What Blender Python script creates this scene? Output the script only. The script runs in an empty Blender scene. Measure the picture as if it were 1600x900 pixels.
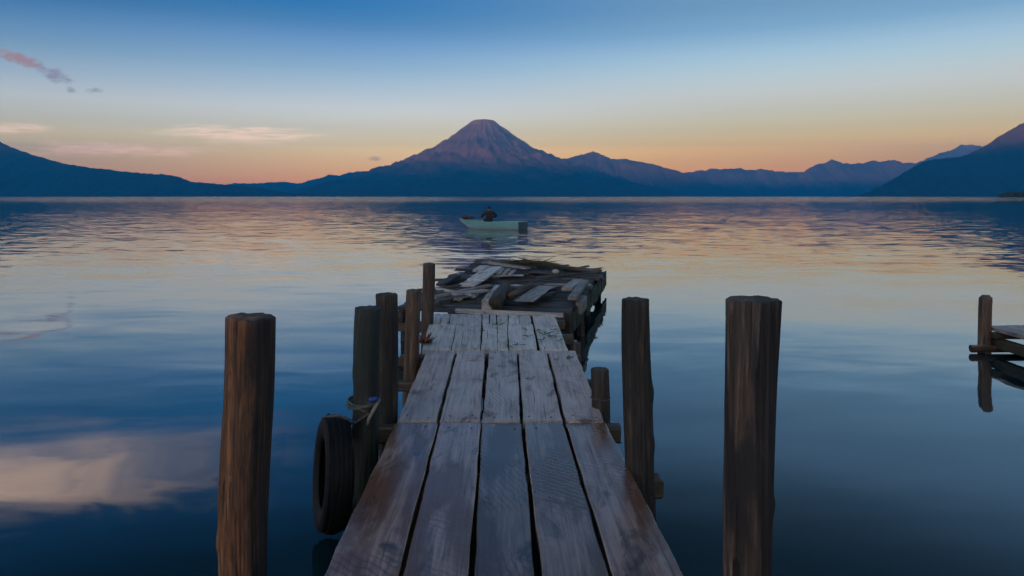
import bpy, bmesh, math, random
from mathutils import Vector, Matrix, noise as mnoise
random.seed(7)
sc = bpy.context.scene
COL = sc.collection
R = math.radians

# ------------------------------------------------------------------ camera
H = 1.85            # eye height above the lake
F = 1067.0          # focal length in photograph pixels (1600 wide)
HZ = 307.0          # row of the horizon
cam = bpy.data.cameras.new('camera')
camo = bpy.data.objects.new('camera', cam)
COL.objects.link(camo)
sc.camera = camo
cam.sensor_width = 36.0
cam.lens = 36.0 * F / 1600.0
cam.shift_y = -(450.0 - HZ) / 1600.0
cam.clip_start = 0.05
cam.clip_end = 90000
camo.location = (0, 0, H)
camo.rotation_euler = (R(90), 0, 0)

# ------------------------------------------------------------------ light
SUN_EL, SUN_AZ = R(1.2), R(205)          # azimuth from +Y towards +X: behind, to the left
sun = bpy.data.lights.new('sun', 'SUN')
suno = bpy.data.objects.new('sun', sun)
COL.objects.link(suno)
sun.energy = 3.2
sun.angle = R(0.5)
sun.color = (1.0, 0.43, 0.19)
sdir = Vector((math.sin(SUN_AZ) * math.cos(SUN_EL), math.cos(SUN_AZ) * math.cos(SUN_EL), math.sin(SUN_EL)))
suno.rotation_euler = (-sdir).to_track_quat('-Z', 'Y').to_euler()
suno.location = (0, 0, 40)

sc.view_settings.view_transform = 'Standard'
sc.view_settings.look = 'None'
sc.view_settings.gamma = 1
sc.view_settings.use_curve_mapping = False
sc.view_settings.exposure = 2.3
sc.cycles.use_denoising = True
sc.cycles.max_bounces = 6
sc.cycles.diffuse_bounces = 3
sc.cycles.glossy_bounces = 3
sc.cycles.volume_bounces = 0
sc.cycles.caustics_reflective = False
sc.cycles.caustics_refractive = False


class NT:
    """small helper to write node trees"""
    def __init__(s, tree):
        s.t = tree
    def n(s, typ, **kw):
        nd = s.t.nodes.new(typ)
        for k, v in kw.items():
            setattr(nd, k, v)
        return nd
    def set(s, sock, v):
        if hasattr(v, 'is_output') or isinstance(v, bpy.types.NodeSocket):
            s.t.links.new(v, sock)
        else:
            sock.default_value = v
    def math(s, op, a, b=None, c=None, clamp=False):
        nd = s.n('ShaderNodeMath', operation=op, use_clamp=clamp)
        s.set(nd.inputs[0], a)
        if b is not None: s.set(nd.inputs[1], b)
        if c is not None: s.set(nd.inputs[2], c)
        return nd.outputs[0]
    def vmath(s, op, a, b=None):
        nd = s.n('ShaderNodeVectorMath', operation=op)
        s.set(nd.inputs[0], a)
        if b is not None: s.set(nd.inputs[1], b)
        return nd.outputs['Value'] if op in ('LENGTH', 'DOT_PRODUCT') else nd.outputs[0]
    def mix(s, fac, a, b, blend='MIX'):
        nd = s.n('ShaderNodeMix', data_type='RGBA', blend_type=blend)
        s.set(nd.inputs[0], fac)
        s.set(nd.inputs[6], a if not isinstance(a, tuple) else (*a, 1))
        s.set(nd.inputs[7], b if not isinstance(b, tuple) else (*b, 1))
        return nd.outputs[2]
    def noise(s, vec, scale, detail=3, rough=.5, dist=0, out=0):
        nd = s.n('ShaderNodeTexNoise')
        s.set(nd.inputs['Vector'], vec)
        nd.inputs['Scale'].default_value = scale
        nd.inputs['Detail'].default_value = detail
        nd.inputs['Roughness'].default_value = rough
        nd.inputs['Distortion'].default_value = dist
        return nd.outputs[out]
    def mapping(s, vec, scale=(1, 1, 1), loc=(0, 0, 0), rot=(0, 0, 0)):
        nd = s.n('ShaderNodeMapping')
        s.set(nd.inputs['Vector'], vec)
        nd.inputs['Location'].default_value = loc
        nd.inputs['Rotation'].default_value = rot
        nd.inputs['Scale'].default_value = scale
        return nd.outputs[0]
    def ramp(s, fac, stops, interp='LINEAR'):
        nd = s.n('ShaderNodeValToRGB')
        cr = nd.color_ramp
        cr.interpolation = interp
        while len(cr.elements) < len(stops):
            cr.elements.new(0.5)
        for e, (p, c) in zip(cr.elements, stops):
            e.position = p
            e.color = (*c, 1) if isinstance(c, tuple) else (c, c, c, 1)
        s.set(nd.inputs[0], fac)
        return nd.outputs[0]
    def smooth(s, v, lo, hi):
        nd = s.n('ShaderNodeMapRange', interpolation_type='SMOOTHSTEP')
        s.set(nd.inputs[0], v)
        nd.inputs[1].default_value = lo
        nd.inputs[2].default_value = hi
        return nd.outputs[0]


# ------------------------------------------------------------------ sky
world = bpy.data.worlds.new('World')
sc.world = world
world.use_nodes = True
wt = NT(world.node_tree)
bgn = world.node_tree.nodes['Background']
sky = wt.n('ShaderNodeTexSky', sky_type='NISHITA', sun_disc=False)
sky.sun_elevation = SUN_EL
sky.sun_rotation = SUN_AZ
sky.altitude = 1500
sky.air_density = 1.0
sky.dust_density = 1.0
sky.ozone_density = 2.0
tc = wt.n('ShaderNodeTexCoord')
dirv = tc.outputs['Generated']
sep = wt.n('ShaderNodeSeparateXYZ')
wt.set(sep.inputs[0], dirv)
zel = wt.math('MULTIPLY', wt.math('ARCSINE', sep.outputs[2]), 2 / math.pi)      # 0..1 = 0..90 degrees
hyp = wt.math('SQRT', wt.math('ADD', wt.math('MULTIPLY', sep.outputs[0], sep.outputs[0]), wt.math('MULTIPLY', sep.outputs[1], sep.outputs[1])))
side = wt.math('DIVIDE', sep.outputs[0], wt.math('MAXIMUM', hyp, .02))
DAWN = (3.7, 2.35, 1.7)
SKY_TINT = [(0.0000, (2.924, 1.828, 1.334)), (0.0120, (3.299, 2.062, 1.348)), (0.0266, (3.749, 2.344, 1.362)), (0.0436, (4.552, 2.772, 1.468)), (0.0605, (2.982, 1.903, 1.483)), (0.0773, (2.611, 1.712, 1.537)), (0.0940, (1.870, 1.315, 1.270)), (0.1161, (1.105, 0.924, 0.988)), (0.1378, (0.640, 0.638, 0.851)), (0.1540, (0.320, 0.430, 0.648)), (0.1688, (0.160, 0.352, 0.623)), (0.2400, (0.128, 0.299, 0.560)), (0.3200, (0.136, 0.264, 0.467)), (0.5000, (0.136, 0.246, 0.423)), (1.0000, (0.136, 0.246, 0.411))]
SKY_TINT_R = [(0.0000, (2.474, 1.309, 0.168)), (0.0120, (2.791, 1.476, 0.169)), (0.0315, (3.171, 1.678, 0.171)), (0.0425, (3.857, 1.912, 0.313)), (0.0589, (2.529, 1.437, 0.673)), (0.0753, (2.074, 1.251, 0.872)), (0.0916, (1.950, 1.214, 0.967)), (0.1078, (1.648, 1.162, 0.973)), (0.1238, (1.309, 1.024, 0.951)), (0.1450, (0.762, 0.706, 0.746)), (0.1647, (0.611, 0.575, 0.615)), (0.2400, (0.550, 0.518, 0.554)), (0.3200, (0.428, 0.403, 0.443)), (0.5000, (0.336, 0.316, 0.344)), (1.0000, (0.305, 0.288, 0.308))]
tint = wt.mix(wt.smooth(side, -.31, .38), wt.ramp(zel, SKY_TINT), wt.ramp(zel, SKY_TINT_R))     # paler towards the right
tint = wt.mix(wt.math('MULTIPLY', wt.smooth(side, -.33, -.72), wt.smooth(zel, .07, .16)), tint, (.62, .74, .84), 'MULTIPLY')
# towards the sunrise, behind the viewer, the dawn sky stays bright and warm
sunward = wt.vmath('DOT_PRODUCT', dirv, (math.sin(SUN_AZ), math.cos(SUN_AZ), 0.0))
tint = wt.mix(wt.smooth(sunward, -.48, .95), tint, DAWN)
skyc = wt.mix(1.0, sky.outputs[0], tint, 'MULTIPLY')
# cloud streaks: directions given by their slope to the side (u) and upwards (v)
yy = wt.math('MAXIMUM', sep.outputs[1], 0.02)
u = wt.math('DIVIDE', sep.outputs[0], yy)
v = wt.math('DIVIDE', sep.outputs[2], yy)
comb = wt.n('ShaderNodeCombineXYZ')
wt.set(comb.inputs[0], u)
wt.set(comb.inputs[1], v)
uv = comb.outputs[0]
streak = wt.noise(wt.mapping(uv, (17, 150, 1), rot=(0, 0, R(2))), 1.0, 6, .66, 1.0)
puff = wt.noise(wt.mapping(uv, (60, 150, 1), rot=(0, 0, R(14))), 1.0, 6, .66, .6)
big = wt.noise(wt.mapping(uv, (5, 15, 1), loc=(3.1, 1.7, 0), rot=(0, 0, R(-10))), 1.0, 6, .6, 1.0)
CLOUD = 1.0 / 0.15


def blob(cu, cv, su, sv, slope=0.0):
    du = wt.math('DIVIDE', wt.math('SUBTRACT', u, cu), su)
    dv0 = wt.math('SUBTRACT', v, cv)
    if slope:
        dv0 = wt.math('SUBTRACT', dv0, wt.math('MULTIPLY', wt.math('SUBTRACT', u, cu), slope))
    dv = wt.math('DIVIDE', dv0, sv)
    rr = wt.math('ADD', wt.math('MULTIPLY', du, du), wt.math('MULTIPLY', dv, dv))
    return wt.math('EXPONENT', wt.math('MULTIPLY', rr, -1.0))


def pxu(x): return (x - 800) / F
def pxv(y): return (HZ - y) / F


CLOUDS = [  # x, y, half width, half height (photograph pixels), slope, noise, sharpness lo, hi, opacity, colour
    (365, 212, 160, 19, -.02, streak, .52, 1.35, .8, (1.95, 1.18, .74)),
    (20, 201, 75, 10, -.02, streak, .50, 1.3, .75, (1.9, 1.16, .74)),
    (170, 234, 220, 14, -.02, streak, .54, 1.25, .75, (2.2, 1.22, .76)),
    (28, 91, 44, 11, -.28, puff, .50, 1.0, .85, (.30, .125, .085)),
    (84, 116, 32, 15, -.35, puff, .52, 1.05, .75, (.22, .15, .17)),
    (148, 141, 16, 5, 0, puff, .50, 1.0, .6, (.19, .18, .22)),
    (112, 141, 10, 5, 0, puff, .50, 1.0, .6, (.19, .18, .22)),
    (585, 248, 13, 5, 0, puff, .50, 1.0, .5, (.32, .26, .25)),
]
for (x, y, sx, sy, sl, nz, lo, hi, op, colr) in CLOUDS:
    g = blob(pxu(x), pxv(y), sx / F, sy / F, sl)
    m = wt.math('MULTIPLY', wt.smooth(wt.math('MULTIPLY', wt.math('POWER', g, .6), wt.math('MULTIPLY', nz, 2.0)), lo, hi), op)
    skyc = wt.mix(m, skyc, tuple(c * CLOUD * .5 for c in colr))
# the higher bank of cloud that the lake mirrors at its lower left
vs = wt.math('ADD', v, wt.math('MULTIPLY', wt.math('ADD', u, .75), .14))
vn = wt.math('ADD', vs, wt.math('MULTIPLY', wt.math('SUBTRACT', big, .5), .16))
veil = wt.math('MULTIPLY', wt.smooth(v, .305, .37), wt.math('SUBTRACT', 1.0, wt.smooth(vn, .43, .47)))
veil = wt.math('MULTIPLY', veil, wt.math('MULTIPLY', wt.math('SUBTRACT', 1.0, wt.smooth(u, -.60, -.28)), .38))
skyc = wt.mix(veil, skyc, tuple(c * CLOUD * .5 for c in (.46, .36, .33)))
bank = wt.math('MULTIPLY', wt.smooth(v, .31, .42), wt.math('SUBTRACT', 1.0, wt.smooth(vn, .435, .475)))
bank = wt.math('MULTIPLY', bank, wt.math('SUBTRACT', 1.0, wt.smooth(wt.math('ADD', u, wt.math('MULTIPLY', wt.math('SUBTRACT', big, .5), .5)), -.70, -.26)))
bank = wt.math('MULTIPLY', bank, wt.math('MULTIPLY', wt.smooth(big, .30, .68), .95))
skyc = wt.mix(bank, skyc, tuple(c * CLOUD * .5 for c in (.80, .54, .39)))
wt.set(bgn.inputs[0], skyc)
bgn.inputs[1].default_value = 0.15


# ------------------------------------------------------------------ helpers
def tag(o, label=None, cat=None, group=None, kind=None):
    if label: o['label'] = label
    if cat: o['category'] = cat
    if group: o['group'] = group
    if kind: o['kind'] = kind
    return o


def empty(name, loc):
    o = bpy.data.objects.new(name, None)
    COL.objects.link(o)
    o.location = loc
    o.empty_display_size = .2
    return o


def mesh_obj(name, verts, faces, mat, parent=None, smooth=False, matrix=None):
    me = bpy.data.meshes.new(name)
    me.from_pydata([tuple(q) for q in verts], [], faces)
    me.update()
    if smooth:
        for p in me.polygons: p.use_smooth = True
    me.materials.append(mat)
    o = bpy.data.objects.new(name, me)
    COL.objects.link(o)
    if matrix is not None:
        o.matrix_world = matrix
    if parent is not None:
        o.parent = parent
        if matrix is not None:
            o.matrix_basis = parent.matrix_basis.inverted() @ matrix
    return o


def G(px, py, z):
    """point at height z seen at a photograph pixel"""
    d = (H - z) * F / (py - HZ)
    return Vector(((px - 800) * d / F, d, z))


def P(px, py, d):
    return Vector(((px - 800) * d / F, d, H - (py - HZ) * d / F))


def frame(a, b, up=Vector((0, 0, 1)), roll=0.0):
    """matrix at the middle of a-b, local Y along a->b"""
    y = (b - a).normalized()
    x = y.cross(up).normalized()
    z = x.cross(y)
    m = Matrix((x, y, z)).transposed().to_4x4()
    m = Matrix.Translation((a + b) / 2) @ m @ Matrix.Rotation(roll, 4, 'Y')
    return m


def bar_mesh(L, wa, wb, t, segs=6, jag=0.004, bev=0.004, endjag=0.0, warp=0.0, seed=0):
    """a sawn board: length along Y, width X, its top at z = 0"""
    rg = random.Random(seed)
    V, Fc = [], []
    for i in range(segs + 1):
        s = i / segs
        w = (wa + (wb - wa) * s) / 2
        jl = rg.uniform(-jag, jag); jr = rg.uniform(-jag, jag)
        dz = math.sin(s * math.pi) * warp + rg.uniform(-1, 1) * jag * .3
        y = (s - .5) * L
        l, r = -w + jl, w + jr
        b = min(bev, w * .4, t * .3)
        ring = [(l, -b), (l + b, 0), (r - b, 0), (r, -b), (r, -t + b), (r - b, -t), (l + b, -t), (l, -t + b)]
        ey = 0
        for k, (x, z) in enumerate(ring):
            if i in (0, segs): ey = rg.uniform(-endjag, endjag)
            V.append((x, y + ey, z + dz))
    n = 8
    for i in range(segs):
        for k in range(n):
            a = i * n + k; b2 = i * n + (k + 1) % n
            Fc.append((a, a + n, b2 + n, b2))
    Fc.append(tuple(range(n)))
    Fc.append(tuple(reversed(range(segs * n, segs * n + n))))
    return V, Fc


SEED = [0]


def board(name, a, b, wa, wb, t, mat, parent=None, roll=0.0, **kw):
    SEED[0] += 1
    a, b = Vector(a), Vector(b)
    Vv, Fc = bar_mesh((b - a).length, wa, wb, t, seed=SEED[0], **kw)
    return mesh_obj(name, Vv, Fc, mat, parent, matrix=frame(a, b, roll=roll))


def pole_mesh(base, top, r0, r1, sides=20, rings=26, bend=0.0, rough=.05, knots=(), chamfer=.005, seed=0, flat=0.0):
    """a debarked trunk standing from base to top (local coordinates, origin at base)"""
    rg = random.Random(seed)
    off = Vector((rg.uniform(0, 50), rg.uniform(0, 50), rg.uniform(0, 50)))
    base, top = Vector(base), Vector(top)
    L = (top - base).length
    V, Fc = [], []
    ph = rg.uniform(0, 6.28)
    for i in range(rings + 1):
        s = i / (rings - 1) * (1 - chamfer / L) if i < rings else 1.0
        c = base.lerp(top, s) - base
        c += Vector((math.cos(ph), math.sin(ph), 0)) * bend * math.sin(s * math.pi)
        c += Vector((mnoise.noise(off + Vector((0, 0, s * L * 2.2))), mnoise.noise(off + Vector((9, 0, s * L * 2.2))), 0)) * r0 * .16
        rad = r0 + (r1 - r0) * s
        ch = 1.0
        if i == rings: ch = 1 - chamfer / rad
        for k in range(sides):
            an = 2 * math.pi * k / sides
            d = Vector((math.cos(an), math.sin(an), 0))
            nn = mnoise.noise(off + Vector((d.x * 1.1, d.y * 1.1, s * L * 1.3))) * rough * 1.6
            nn += mnoise.noise(off + Vector((d.x * 4.5, d.y * 4.5, s * L * 1.2))) * rough * .8
            if sides > 40:            # long drying cracks and raised fibres
                gr = mnoise.noise(off + Vector((d.x * 9, d.y * 9, s * L * .55)))
                nn -= max(0, .16 - abs(gr)) * .55
                nn += mnoise.noise(off + Vector((d.x * 22, d.y * 22, s * L * 2.5))) * .018
            rr = rad * (1 + nn) * ch
            for (ks, ka, kr, kh) in knots:
                da = (an - ka + math.pi) % (2 * math.pi) - math.pi
                rr += kh * math.exp(-(da / kr) ** 2 - ((s - ks) * L / (kr * rad * 1.3)) ** 2)
            z = c.z
            if i >= rings - 1:
                z += d.x * flat + mnoise.noise(off + Vector((d.x * 2.5, d.y * 2.5, 1))) * r0 * .07
            V.append((c.x + d.x * rr, c.y + d.y * rr, z))
    for i in range(rings):
        for k in range(sides):
            a = i * sides + k; b = i * sides + (k + 1) % sides
            Fc.append((a, b, b + sides, a + sides))
    V.append((V[-sides][0] * .5 + V[-sides // 2][0] * .5, V[-sides][1] * .5 + V[-sides // 2][1] * .5, (top - base).z - .002))
    ci = len(V) - 1
    for k in range(sides):
        Fc.append((rings * sides + k, rings * sides + (k + 1) % sides, ci))
    return V, Fc


def post(name, base, top, r0, r1, mat, label=None, cat='post', group=None, parent=None, **kw):
    SEED[0] += 1
    base = Vector(base)
    V, Fc = pole_mesh(base, Vector(top), r0, r1, seed=SEED[0] * 13, **kw)
    o = mesh_obj(name, V, Fc, mat, parent, matrix=Matrix.Translation(base))
    ns = kw.get('sides', 20)
    for p in o.data.polygons:
        p.use_smooth = len(p.vertices) == 4
    if parent is None: tag(o, label, cat, group)
    return o


def tube(path, rad, sides=8, closed=False):
    V, Fc = [], []
    n = len(path)
    prev = None
    for i, p in enumerate(path):
        p = Vector(p)
        if closed: d = Vector(path[(i + 1) % n]) - Vector(path[i - 1])
        else: d = Vector(path[min(i + 1, n - 1)]) - Vector(path[max(i - 1, 0)])
        d.normalize()
        ref = prev if prev is not None else (Vector((0, 0, 1)) if abs(d.z) < .9 else Vector((1, 0, 0)))
        x = (ref - d * ref.dot(d)).normalized()
        prev = x
        y = d.cross(x)
        r = rad[i] if isinstance(rad, (list, tuple)) else rad
        for k in range(sides):
            a = 2 * math.pi * k / sides
            V.append(p + (x * math.cos(a) + y * math.sin(a)) * r)
    m = n if closed else n - 1
    for i in range(m):
        for k in range(sides):
            a = i * sides + k; b = i * sides + (k + 1) % sides
            j = ((i + 1) % n) * sides
            Fc.append((a, b, j + (k + 1) % sides, j + k))
    if not closed:
        Fc.append(tuple(reversed(range(sides))))
        Fc.append(tuple(range((n - 1) * sides, n * sides)))
    return V, Fc


# ------------------------------------------------------------------ materials
def new_mat(name):
    m = bpy.data.materials.new(name)
    m.use_nodes = True
    t = NT(m.node_tree)
    b = m.node_tree.nodes['Principled BSDF']
    return m, t, b


def wood_mat(name, c_dark, c_mid, c_light, stain=(.03, .025, .03), stain_amt=.5, rough=(.42, .7), var=.25, saw=.5, bump=.35, wet=0.0, warm=0.0):
    """weathered sawn boards: grain along local Y, saw marks, stains, cracks"""
    m, t, b = new_mat(name)
    tcn = t.n('ShaderNodeTexCoord')
    oi = t.n('ShaderNodeObjectInfo')
    rnd = oi.outputs['Random']
    offs = t.n('ShaderNodeCombineXYZ')
    t.set(offs.inputs[0], t.math('MULTIPLY', rnd, 37.0))
    t.set(offs.inputs[1], t.math('MULTIPLY', rnd, 91.0))
    t.set(offs.inputs[2], t.math('MULTIPLY', rnd, 13.0))
    p = t.vmath('ADD', tcn.outputs['Object'], offs.outputs[0])
    grain = t.noise(t.mapping(p, (48, 2.0, 48)), 1.0, 7, .70, .5)
    fine = t.noise(t.mapping(p, (190, 5, 190)), 1.0, 3, .6)
    cloud = t.noise(p, 3.2, 5, .6, .3)
    blot = t.noise(t.mapping(p, (6, 2.6, 6)), 1.0, 6, .62, .9)
    # curved marks of the saw
    wv = t.n('ShaderNodeTexWave', wave_type='RINGS', rings_direction='Z', wave_profile='SIN')
    t.set(wv.inputs['Vector'], t.mapping(p, (1, .75, 1), loc=(1.3, .4, 0)))
    wv.inputs['Scale'].default_value = 11
    wv.inputs['Distortion'].default_value = 5.0
    wv.inputs['Detail'].default_value = 3
    wv.inputs['Detail Scale'].default_value = 1.4
    sawm = t.math('MULTIPLY', t.math('POWER', wv.outputs['Fac'], 6.0), t.smooth(t.noise(p, 1.7, 2), .42, .62))
    col = t.ramp(grain, [(.34, c_dark), (.5, c_mid), (.66, c_light)])
    col = t.mix(t.math('MULTIPLY', t.smooth(cloud, .35, .7), .45), col, c_light)
    col = t.mix(t.math('MULTIPLY', t.smooth(blot, .54, .70), stain_amt), col, stain)
    col = t.mix(t.math('MULTIPLY', sawm, .6 * saw), col, stain)
    if warm:                          # soaked reddish brown areas
        wn = t.noise(t.mapping(p, (4.5, .9, 4.5), loc=(3, 6, 2)), 1.0, 4, .55, .5)
        col = t.mix(t.math('MULTIPLY', t.smooth(wn, .44, .57), warm), col, (.105, .045, .022))
    crack = t.math('MULTIPLY', t.smooth(t.noise(t.mapping(p, (70, 1.1, 70), loc=(4, 2, 1)), 1.0, 2, .5), .67, .72), .75)
    col = t.mix(crack, col, (.012, .011, .012))
    # a small knot here and there
    vo = t.n('ShaderNodeTexVoronoi', feature='F1')
    t.set(vo.inputs['Vector'], t.mapping(p, (3.0, 1.5, 3.0)))
    vo.inputs['Scale'].default_value = 1.0
    knot = t.math('SUBTRACT', 1.0, t.smooth(vo.outputs['Distance'], .03, .085))
    col = t.mix(t.math('MULTIPLY', knot, .7), col, stain)
    br = t.math('ADD', 1.0 - var, t.math('MULTIPLY', rnd, 2 * var))
    hs = t.n('ShaderNodeHueSaturation')
    t.set(hs.inputs['Value'], br)
    t.set(hs.inputs['Saturation'], t.math('ADD', .75, t.math('MULTIPLY', t.math('FRACT', t.math('MULTIPLY', rnd, 7.3)), .5)))
    t.set(hs.inputs['Color'], col)
    t.set(b.inputs['Base Color'], hs.outputs[0])
    rr = t.math('ADD', rough[0], t.math('MULTIPLY', t.smooth(blot, .3, .65), rough[1] - rough[0]))
    t.set(b.inputs['Roughness'], rr)
    b.inputs['Specular IOR Level'].default_value = .5 + wet
    hgt = t.math('ADD', t.math('MULTIPLY', grain, .6), t.math('ADD', t.math('MULTIPLY', fine, .25),
                 t.math('ADD', t.math('MULTIPLY', sawm, -.22 * saw), t.math('MULTIPLY', crack, -.8))))
    bp = t.n('ShaderNodeBump')
    bp.inputs['Strength'].default_value = bump
    bp.inputs['Distance'].default_value = .006
    t.set(bp.inputs['Height'], hgt)
    t.set(b.inputs['Normal'], bp.outputs[0])
    return m


def trunk_mat(name, c_dark, c_mid, c_light, black=.55, streak_scale=7.0, moss=0.0, bump=1.0, shade_side=None):
    """debarked posts: long streaks along Z, black rot in patches, shade painted on one flank, wet dark foot"""
    m, t, b = new_mat(name)
    tcn = t.n('ShaderNodeTexCoord')
    oi = t.n('ShaderNodeObjectInfo')
    offs = t.n('ShaderNodeCombineXYZ')
    t.set(offs.inputs[0], t.math('MULTIPLY', oi.outputs['Random'], 57.0))
    t.set(offs.inputs[1], t.math('MULTIPLY', oi.outputs['Random'], 23.0))
    t.set(offs.inputs[2], t.math('MULTIPLY', oi.outputs['Random'], 71.0))
    p = t.vmath('ADD', tcn.outputs['Object'], offs.outputs[0])
    st = t.noise(t.mapping(p, (streak_scale * 4.5, streak_scale * 4.5, 1.9)), 1.0, 8, .70, .5)
    fibre = t.noise(t.mapping(p, (150, 150, 6)), 1.0, 5, .7, .2)
    patch = t.noise(t.mapping(p, (streak_scale, streak_scale, 1.1)), 1.0, 5, .6, .8)
    patch2 = t.noise(t.mapping(p, (9, 9, 2.8), loc=(7, 3, 1)), 1.0, 5, .6, .6)
    col = t.ramp(st, [(.30, c_dark), (.5, c_mid), (.72, c_light)])
    col = t.mix(t.math('MULTIPLY', t.smooth(fibre, .46, .60), .7), col, c_dark)
    col = t.mix(t.math('MULTIPLY', t.smooth(patch, .47, .60), black), col, (.010, .010, .012))
    col = t.mix(t.math('MULTIPLY', t.smooth(patch2, .56, .7), .6), col, (.045, .042, .042))
    if shade_side is not None:          # shade painted near black on one flank, with a ragged border
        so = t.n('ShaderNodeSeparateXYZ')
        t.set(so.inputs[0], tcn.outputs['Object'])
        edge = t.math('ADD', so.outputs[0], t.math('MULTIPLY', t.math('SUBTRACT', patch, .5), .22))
        col = t.mix(t.math('MULTIPLY', t.smooth(edge, shade_side, shade_side + .035), .85), col, (.012, .011, .012))
    if moss:
        col = t.mix(t.math('MULTIPLY', t.smooth(patch2, .35, .6), moss), col, (.010, .028, .024))
    crack = t.smooth(t.noise(t.mapping(p, (46, 46, 1.3), loc=(2, 8, 3)), 1.0, 2, .5), .65, .70)
    col = t.mix(t.math('MULTIPLY', crack, .8), col, (.006, .006, .006))
    t.set(b.inputs['Base Color'], col)
    t.set(b.inputs['Roughness'], t.math('ADD', .55, t.math('MULTIPLY', st, .3)))
    bp = t.n('ShaderNodeBump')
    bp.inputs['Strength'].default_value = bump
    bp.inputs['Distance'].default_value = .012
    t.set(bp.inputs['Height'], t.math('ADD', t.math('MULTIPLY', st, .7), t.math('ADD', t.math('MULTIPLY', fibre, .35), t.math('MULTIPLY', crack, -.9))))
    t.set(b.inputs['Normal'], bp.outputs[0])
    return m


def plain_mat(name, c1, c2, scale=8.0, rough=.6, bump=.2, stretch=(1, 1, 1), metal=0.0):
    m, t, b = new_mat(name)
    tcn = t.n('ShaderNodeTexCoord')
    nz = t.noise(t.mapping(tcn.outputs['Object'], stretch), scale, 5, .6, .2)
    t.set(b.inputs['Base Color'], t.mix(t.smooth(nz, .3, .7), c1, c2))
    b.inputs['Roughness'].default_value = rough
    b.inputs['Metallic'].default_value = metal
    bp = t.n('ShaderNodeBump')
    bp.inputs['Strength'].default_value = bump
    bp.inputs['Distance'].default_value = .01
    t.set(bp.inputs['Height'], nz)
    t.set(b.inputs['Normal'], bp.outputs[0])
    return m


def terrain_mat(name, c_forest, c_rock, rock_lo, rock_hi, scale):
    m, t, b = new_mat(name)
    geo = t.n('ShaderNodeNewGeometry')
    pos = geo.outputs['Position']
    sp = t.n('ShaderNodeSeparateXYZ')
    t.set(sp.inputs[0], pos)
    n1 = t.noise(pos, scale, 6, .62)
    n2 = t.noise(pos, scale * 6, 4, .6)
    hfac = t.math('ADD', sp.outputs[2], t.math('MULTIPLY', t.math('SUBTRACT', n1, .5), 700))
    rock = t.smooth(hfac, rock_lo, rock_hi)
    col = t.mix(t.smooth(n2, .35, .65), c_forest, tuple(c * .55 for c in c_forest))
    col = t.mix(rock, col, t.mix(t.smooth(n1, .35, .65), c_rock, tuple(c * .6 for c in c_rock)))
    t.set(b.inputs['Base Color'], col)
    b.inputs['Roughness'].default_value = .95
    b.inputs['Specular IOR Level'].default_value = .1
    return m


M = {}
M['plank'] = wood_mat('deck_boards', (.20, .155, .145), (.42, .345, .325), (.58, .49, .465), stain=(.045, .034, .040), stain_amt=.8, rough=(.30, .55), var=.2, saw=.8)
M['plank_wet'] = wood_mat('damp_deck_boards', (.085, .052, .041), (.23, .150, .122), (.35, .25, .212), stain=(.022, .018, .026), stain_amt=.85, rough=(.08, .27), var=.32, saw=1.0, warm=.85, wet=.3)
M['plank_pale'] = wood_mat('bleached_boards', (.21, .20, .19), (.44, .425, .41), (.57, .555, .535), stain=(.07, .07, .08), stain_amt=.65, rough=(.5, .75), var=.14, saw=.2)
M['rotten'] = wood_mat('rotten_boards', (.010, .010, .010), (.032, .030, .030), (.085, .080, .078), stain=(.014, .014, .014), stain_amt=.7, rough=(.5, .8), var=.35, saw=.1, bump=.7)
M['grey_board'] = wood_mat('grey_loose_boards', (.09, .085, .082), (.23, .215, .205), (.42, .40, .385), stain=(.04, .04, .045), stain_amt=.6, rough=(.5, .75), var=.3, saw=.1, bump=.6)
M['beam'] = wood_mat('joist_timber', (.012, .011, .009), (.042, .033, .022), (.085, .065, .042), stain=(.012, .018, .014), stain_amt=.7, rough=(.5, .75), var=.25, saw=.2, bump=.6)
M['post_warm'] = trunk_mat('orange_brown_trunk', (.030, .017, .011), (.21, .092, .042), (.50, .26, .125), black=.9, shade_side=.045)
M['post_grey'] = trunk_mat('grey_brown_trunk', (.022, .017, .014), (.075, .052, .038), (.28, .22, .175), black=.95, shade_side=-.03)
M['post_dark'] = trunk_mat('dark_trunk', (.008, .009, .009), (.036, .029, .022), (.15, .10, .062), black=.85)
M['post_moss'] = trunk_mat('mossy_trunk', (.007, .013, .012), (.022, .030, .024), (.085, .062, .04), black=.6, moss=.6)
M['post_brown'] = trunk_mat('brown_trunk', (.028, .018, .012), (.11, .064, .038), (.26, .20, .15), black=.6)
M['rubber'] = plain_mat('tyre_rubber', (.005, .0055, .006), (.010, .011, .012), 30, .62, .2)
M['rubber'].node_tree.nodes['Principled BSDF'].inputs['Specular IOR Level'].default_value = .15
M['rope'] = plain_mat('weathered_rope', (.035, .045, .045), (.10, .11, .10), 90, .8, .5)
M['rope_pale'] = plain_mat('pale_rope', (.24, .24, .20), (.14, .14, .11), 90, .8, .5)
M['blue'] = plain_mat('blue_plastic', (.015, .04, .22), (.04, .09, .32), 40, .4, .1)
M['leaf'] = plain_mat('green_weed', (.035, .085, .02), (.07, .12, .03), 60, .6, .2)
M['dead'] = plain_mat('dead_leaves', (.12, .045, .02), (.06, .025, .015), 50, .8, .3)
M['reed'] = plain_mat('dry_reeds', (.022, .022, .012), (.07, .06, .03), 40, .9, .5, (6, 1, 6))

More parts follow.
